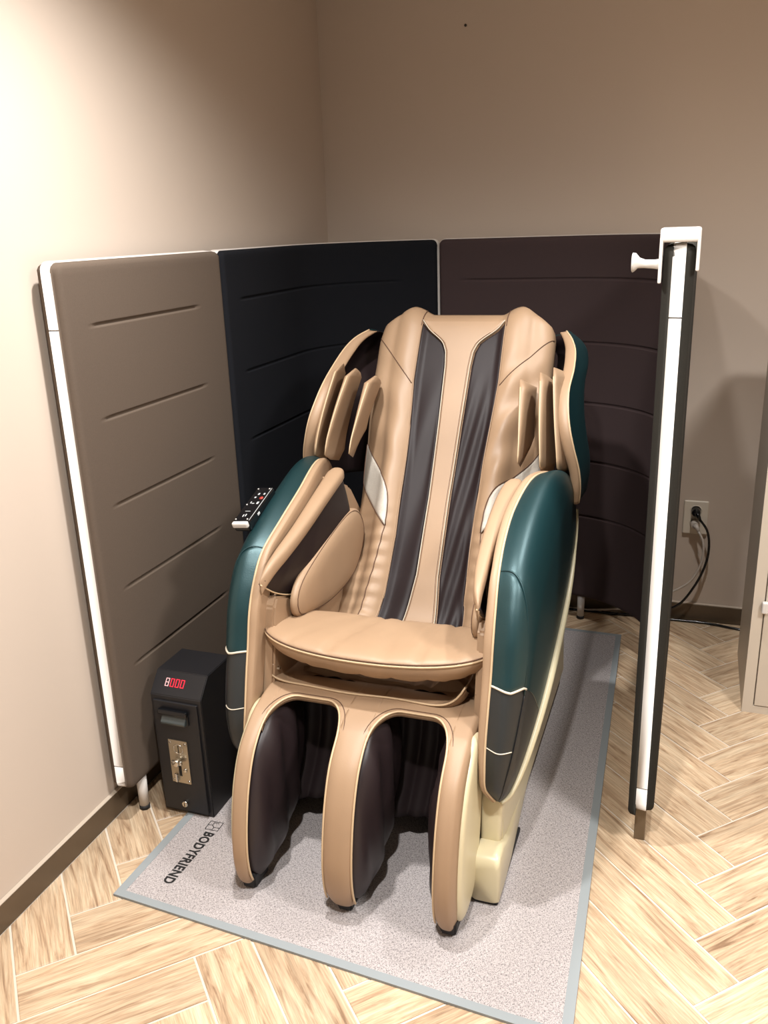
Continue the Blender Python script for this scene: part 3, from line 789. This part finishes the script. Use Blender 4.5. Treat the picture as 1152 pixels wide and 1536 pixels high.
    # --- shoulder wing
    WR = cr([(0.322, 2.775, 1.272), (0.348, 2.715, 1.254), (0.366, 2.66, 1.226), (0.374, 2.579, 1.185), (0.374, 2.49, 1.143), (0.381, 2.435, 1.094), (0.392, 2.405, 1.044), (0.406, 2.400, 0.988), (0.420, 2.410, 0.928), (0.424, 2.425, 0.870), (0.418, 2.45, 0.82)], 60)
    def wing(u, v):
        p = at(WR, v); L_ = 0.20+0.14*sstep(0.0, 0.3, v); b = 0.006+0.024*sin(pi*min(v*1.05, 1))
        a = u; x = p.x+b*sin(pi*min(a*1.5, 1)*0.5)-0.10*sstep(0.45, 1, a)
        return C(s*x, p.y+0.004+L_*a, p.z-0.03*a*a-0.02*a*(1-sstep(0, 0.3, v)))
    grid('wing_shell', wing, 24, 50, 'teal', ch, thick=0.006)
    def wrim(u, v):
        p = at(WR, v); w = interp([(0, 0.020), (0.2, 0.030), (0.7, 0.032), (1, 0.022)], v); a = pi*u
        return C(s*(p.x+0.004-w*(1-cos(a))/2), p.y+0.018*u-0.012*sin(a), p.z-0.006*u)
    grid('wing_rim', wrim, 14, 60, 'beige', ch, thick=0.003)
    tube('wing_piping', [C(s*(p.x+0.005), p.y-0.001, p.z+0.001) for p in WR], 0.0026, 'creamt', ch, 6)
    def wlin(u, v):
        q = wing(0.04+0.96*u, v); return (q[0]-s*(0.014+0.006*u), q[1]+0.006, q[2]-0.006)
    grid('wing_liner', wlin, 12, 40, 'brown', ch, thick=0.004)
    # --- shoulder air pads, like the leaves of a book
    def leaf(name, top, bot, wt, wb, dept, depb, tipz, m, bulge, shift=0.03, lift=0.0):
        rings = []; n = 15
        for k in range(n):
            q = k/(n-1); p = Vector(top).lerp(Vector(bot), q); e = sqrt(max(0, 1-(1-min(q/0.06, 1))**2))*sqrt(max(0, 1-(1-min((1-q)/0.10, 1))**2)); e = max(e, 0.04)
            w = (wt+(wb-wt)*q)*(0.35+0.65*e); d = dept+(depb-dept)*q
            bow = bulge*sin(pi*q)
            zz = p.z-tipz*max(0, q-0.8)*2
            ring = []
            for j in range(20):
                a = 2*pi*j/20; cc, ss_ = cos(a), sin(a)
                fx = (abs(cc)**0.7)*(1 if cc > 0 else -1); fy = (abs(ss_)**0.7)*(1 if ss_ > 0 else -1)
                yq = (fy+1)/2
                ring.append(C(s*(p.x+w/2+w/2*fx+shift*yq), p.y-bow+d*(0.5-0.5*e)*0.5+d*yq*(0.5+0.5*e), zz-0.03*yq+lift*yq*q))
            rings.append(ring)
        loft(name, rings, m, ch)
        tube('leaf_piping', [(r_[15][0]-s*0.4*abs(r_[15][0]-r_[10][0]), r_[15][1]+0.002, r_[15][2]) for r_ in rings[1:-1]], 0.0022, 'creamt', ch, 6)
    leaf('shoulder_air_pad', (0.222, 2.515, 1.158), (0.258, 2.360, 0.945), 0.034, 0.004, 0.14, 0.20, 0.04, 'beige', 0.006, 0.012, 0.07)
    leaf('shoulder_air_pad', (0.284, 2.500, 1.182), (0.322, 2.335, 0.945), 0.026, 0.012, 0.15, 0.20, 0.05, 'beige', 0.018, 0.015)
    leaf('shoulder_air_pad', (0.324, 2.495, 1.198), (0.366, 2.365, 0.935), 0.020, 0.018, 0.15, 0.20, 0.05, 'beige', 0.020)
cyl('transport_wheel', C(0.262, 3.08, 0.042), C(0.290, 3.08, 0.042), 0.036, 'black', ch, bev=0.004)
cyl('transport_wheel', C(-0.262, 3.08, 0.042), C(-0.290, 3.08, 0.042), 0.036, 'black', ch, bev=0.004)

# ------------------------------------------------------------------ remote control on the arm
rc = thing('remote_control', (-1.106, 2.005, 0.882), 'black handheld remote control with white tip lying on the teal armrest', 'remote')
rc.rotation_euler = (radians(19), radians(-6), radians(-3))
rbox('body', -0.026, 0.026, -0.080, 0.085, -0.020, 0.012, 'gloss', rc, r=0.006, seg=3)
rbox('silver_tip', -0.0245, 0.0245, -0.087, -0.073, -0.004, 0.0130, 'white', rc, r=0.005, seg=3)
for x, y in ((-0.018, 0.074), (0.018, 0.074), (-0.018, 0.0), (-0.019, -0.066), (0.017, -0.066)):
    cyl('rivet', (x, y, 0.0115), (x, y, 0.0135), 0.0022, 'white', rc, n=10)
cyl('power_button', (0.013, 0.030, 0.0115), (0.013, 0.030, 0.0138), 0.0058, 'redb', rc, n=16)
for x, y, w, h in ((-0.004, 0.05, 0.005, 0.008), (-0.008, 0.034, 0.005, 0.006), (0.013, 0.05, 0.005, 0.007), (0.012, 0.008, 0.006, 0.010), (-0.002, 0.006, 0.008, 0.003), (-0.010, 0.010, 0.003, 0.008), (0.0, -0.030, 0.016, 0.0015), (-0.004, -0.050, 0.003, 0.010), (0.003, -0.048, 0.003, 0.010)):
    rbox('printed_icon', x-w/2, x+w/2, y-h/2, y+h/2, 0.0115, 0.0125, 'icon', rc)
tube('edge_line', [(0.0235, -0.07, 0.0115), (0.0235, 0.078, 0.0115)], 0.0008, 'icon', rc, 6)
rbox('side_switch', 0.0255, 0.0275, -0.03, -0.018, -0.004, 0.003, 'icon', rc, r=0.0008)

# ------------------------------------------------------------------ coin box
cb = thing('coin_box', (-1.2845, 1.80, 0), 'tall black coin-operated timer box with red digits and chrome coin slot', 'coin box')
HW = 0.0805
def cprism(name, poly, x0, x1, m, r=0.003):
    bm = bmesh.new()
    va = [bm.verts.new((x0, y, z)) for y, z in poly]; vb = [bm.verts.new((x1, y, z)) for y, z in poly]; n = len(poly)
    bm.faces.new(va); bm.faces.new(vb)
    for i in range(n): bm.faces.new((va[i], va[(i+1) % n], vb[(i+1) % n], vb[i]))
    bmesh.ops.recalc_face_normals(bm, faces=bm.faces)
    if r: bmesh.ops.bevel(bm, geom=bm.edges[:], offset=r, segments=2, affect='EDGES')
    return bmobj(name, bm, m, cb)
cprism('body', [(0.0, 0.0065), (-0.004, 0.387), (0.042, 0.440), (0.17, 0.440), (0.17, 0.0065)], -HW, HW, 'boxm', 0.002)
rbox('front_door', -HW+0.010, HW-0.012, -0.010, 0.002, 0.020, 0.372, 'boxm', cb, r=0.002)
rbox('pull_handle', -0.047, 0.040, -0.0155, -0.008, 0.306, 0.350, 'boxd', cb, r=0.003)
rbox('handle_lip', -0.050, 0.043, -0.026, -0.012, 0.338, 0.354, 'gloss', cb, r=0.004)
cprism('handle_scoop', [(-0.0155, 0.336), (-0.029, 0.318), (-0.027, 0.311), (-0.012, 0.311)], -0.040, 0.036, 'scoop', 0.001)
def coin_plate():
    xs = [-0.034, -0.010, -0.0055, -0.0025, 0.0, 0.026]; zs = [0.116, 0.138, 0.172, 0.212, 0.240, 0.254]
    def solid(i, j):
        if not (0 <= i < 5 and 0 <= j < 5): return False
        return not ((i == 2 and j == 3) or (i in (1, 2, 3) and j == 1))
    V = []; F = []
    def quad(*p): k = len(V); V.extend(p); F.append((k, k+1, k+2, k+3))
    y0, y1 = -0.0135, -0.0095
    for i in range(5):
        for j in range(5):
            if not solid(i, j): continue
            a, b, c, d = xs[i], xs[i+1], zs[j], zs[j+1]
            for y in (y0, y1): quad((a, y, c), (b, y, c), (b, y, d), (a, y, d))
            for di, dj, p, q in ((-1, 0, (a, c), (a, d)), (1, 0, (b, c), (b, d)), (0, -1, (a, c), (b, c)), (0, 1, (a, d), (b, d))):
                if not solid(i+di, j+dj): quad((p[0], y0, p[1]), (q[0], y0, q[1]), (q[0], y1, q[1]), (p[0], y1, p[1]))
    o = mobj('coin_plate', V, F, 'steel', cb, smooth=False, recalc=False)
    bm = bmesh.new(); bm.from_mesh(o.data); bmesh.ops.remove_doubles(bm, verts=bm.verts, dist=1e-5)
    bmesh.ops.recalc_face_normals(bm, faces=bm.faces); bm.to_mesh(o.data); bm.free()
coin_plate()
for x in (-0.028, 0.020):
    for z in (0.124, 0.246): cyl('plate_screw', (x, -0.012, z), (x, -0.0145, z), 0.0035, 'chrome', cb, n=12)
tube('slot_collar', [(-0.004+0.0145*cos(a), -0.0135, 0.226+0.0145*sin(a)) for a in [2*pi*k/24 for k in range(24)]], 0.0016, 'chrome', cb, 6, closed=True)
cyl('return_knob', (-0.006, -0.012, 0.190), (-0.006, -0.034, 0.190), 0.011, 'chrome', cb, n=20, bev=0.003)
rbox('return_lever', -0.022, 0.012, -0.030, -0.020, 0.183, 0.197, 'chrome', cb, r=0.004)
cyl('reject_button', (0.012, -0.012, 0.160), (0.012, -0.018, 0.160), 0.006, 'chrome', cb, n=16, bev=0.0015)
rbox('coin_tongue', -0.022, -0.012, -0.022, -0.011, 0.120, 0.148, 'chrome', cb, r=0.003)
cyl('key_lock', (-0.002, -0.009, 0.046), (-0.002, -0.018, 0.046), 0.0095, 'chrome', cb, n=20, bev=0.002)
rbox('keyway_shade_bar', -0.0032, -0.0008, -0.0186, -0.0175, 0.040, 0.052, 'boxd', cb)  # raised black bar, its colour stands for the shade inside the keyway
sn_ = Vector((0.046, 0.053)).normalized()   # up the sloped face (y,z)
nn_ = Vector((-sn_.y, sn_.x))
def SLP(x, h, o): return (x, -0.004+sn_.x*h+nn_.x*o, 0.387+sn_.y*h+nn_.y*o)
def segbar(name, x0, x1, h0, h1, m):
    V = [SLP(x, h, o) for o in (-0.001, 0.0012) for x, h in ((x0, h0), (x1, h0), (x1, h1), (x0, h1))]
    mobj(name, V, [(0, 1, 2, 3), (4, 5, 6, 7), (0, 1, 5, 4), (1, 2, 6, 5), (2, 3, 7, 6), (3, 0, 4, 7)], m, cb, smooth=False)
for i, d in enumerate('8000'):
    x0 = -0.042+i*0.0160; x1 = x0+0.0112; h0, h1 = 0.026, 0.049; hm = (h0+h1)/2; t = 0.0019
    mm = 'leddim' if i == 0 else 'led'
    S_ = {'a': (x0+t, x1-t, h1-t, h1), 'd': (x0+t, x1-t, h0, h0+t), 'f': (x0, x0+t, hm, h1), 'e': (x0, x0+t, h0, hm), 'b': (x1-t, x1, hm, h1), 'c': (x1-t, x1, h0, hm)}
    if d == '8': S_['g'] = (x0+t, x1-t, hm-t/2, hm+t/2)
    for q in S_.values(): segbar('digit_segment', *q, mm)

# ------------------------------------------------------------------ wall outlet, plugs and cords
ol = thing('wall_outlet', (0.045, YB, 0.449), 'ivory double wall outlet with two plugs in it', 'outlet')
rbox('cover_plate', -0.047, 0.047, -0.012, 0.0, -0.070, 0.070, 'outlet', ol, r=0.005, seg=3)
for z in (0.03, -0.022):
    tube('socket_ring', [(0.021*cos(a), -0.0125, z+0.021*sin(a)) for a in [2*pi*k/28 for k in range(28)]], 0.0018, 'outlet', ol, 6, closed=True)
def cord(label, m, z, path, r):
    t = thing('power_cord', (0.045, YB-0.012, z), label, 'power cord')
    cyl('plug', (0, 0.002, 0), (0, -0.030, -0.002), 0.0185, m, t, n=24, r1=0.016, bev=0.003)
    tube('strain_relief', [(0, -0.026, -0.001), (0.010, -0.034, -0.012), (0.018, -0.036, -0.030)], [0.011, 0.008, 0.0055], m, t, 12)
    P = cr([(x-0.045, y-YB+0.012, zz-z) for x, y, zz in path], 70); tube('cable', P, r, m, t, 8)
cord('black power cord plugged into the upper wall socket', 'gloss', 0.479, [(0.060, 3.493, 0.455), (0.092, 3.49, 0.41), (0.104, 3.495, 0.34), (0.096, 3.50, 0.26), (0.062, 3.49, 0.17), (0.008, 3.485, 0.085), (-0.07, 3.485, 0.045), (-0.20, 3.49, 0.012), (-0.45, 3.495, 0.0058)], 0.0048)
cord('grey power cord plugged into the lower wall socket', 'greyc', 0.427, [(0.060, 3.486, 0.405), (0.078, 3.478, 0.372), (0.084, 3.474, 0.33), (0.078, 3.474, 0.27), (0.046, 3.474, 0.198), (-0.005, 3.476, 0.152), (-0.06, 3.480, 0.120), (-0.2, 3.492, 0.04), (-0.4, 3.495, 0.006)], 0.0045)
fc = tag(tube('floor_cable', cr([(-0.30, 3.500, 0.0055), (-0.05, 3.500, 0.0055), (0.08, 3.503, 0.0055), (0.15, 3.498, 0.0055), (0.26, 3.475, 0.0055), (0.5, 3.46, 0.0055)], 60), 0.0052, 'gloss', None, 8), 'black cable lying on the floor along the back wall behind the cabinet', 'cable')
tag(cyl('wall_screw', (-0.9, YB-0.003, 2.3), (-0.9, YB, 2.3), 0.005, 'cabg', None, n=10), 'tiny dark screw head high on the back wall', 'screw')

# ------------------------------------------------------------------ metal cabinet
ca = thing('metal_cabinet', (0.233, 2.832, 0), 'beige metal cabinet with a small white latch beside the wall outlet', 'cabinet')
rbox('body', 0, 0.80, 0.016, 0.44, 0.0, 1.20, 'cab', ca, r=0.002)
for x0, x1, z0, z1 in ((0, 0.0335, 0.0, 1.20), (0.385, 0.80, 0.0, 1.20), (0.0335, 0.385, 0.0, 0.0265), (0.0335, 0.385, 1.17, 1.20)):
    rbox('front_frame', x0, x1, 0.0, 0.0165, z0, z1, 'cab', ca)
rbox('door', 0.0368, 0.3817, -0.002, 0.0165, 0.0298, 1.1667, 'cab', ca, r=0.002)
rbox('latch', 0.026, 0.046, -0.020, -0.002, 0.372, 0.412, 'white', ca, r=0.005, seg=3)

# ------------------------------------------------------------------ seams and piping belong to the cushion they edge
SUB = {'strip_stitching': 'centre_strip', 'panel_seam': 'mesh_panel', 'diagonal_seam': 'back_cushion', 'head_seam': 'back_cushion', 'patch_seam': 'silver_patch',
       'bolster_seam': 'back_cushion', 'roll_seam': 'front_seat_roll', 'apron_hem': 'fabric_apron', 'arch_piping': 'leg_rest_band', 'band_stitching': 'leg_rest_band',
       'elbow_seam': 'elbow_patch', 'arm_piping': 'arm_cover', 'lower_seam': 'arm_lower_cover', 'channel_hem': 'forearm_channel', 'pad_seam': 'inner_forearm_pad',
       'rail_sole': 'base_rail', 'wing_piping': 'wing_rim', 'leaf_piping': 'shoulder_air_pad', 'hinge_pin': 'hinge_bracket', 'front_piping': 'arm_rim'}
def mid(o):
    v = o.data.vertices; n = max(len(v), 1); return sum((q.co for q in v), Vector())/n
kids = [o for o in COL.objects if o.parent is ch]; mids = {o.name: mid(o) for o in kids}
for o in kids:
    b = o.name.split('.')[0]
    if b in SUB:
        c = [k for k in kids if k.name.split('.')[0] == SUB[b]]
        o.parent = min(c, key=lambda k: (mids[k.name]-mids[o.name]).length)
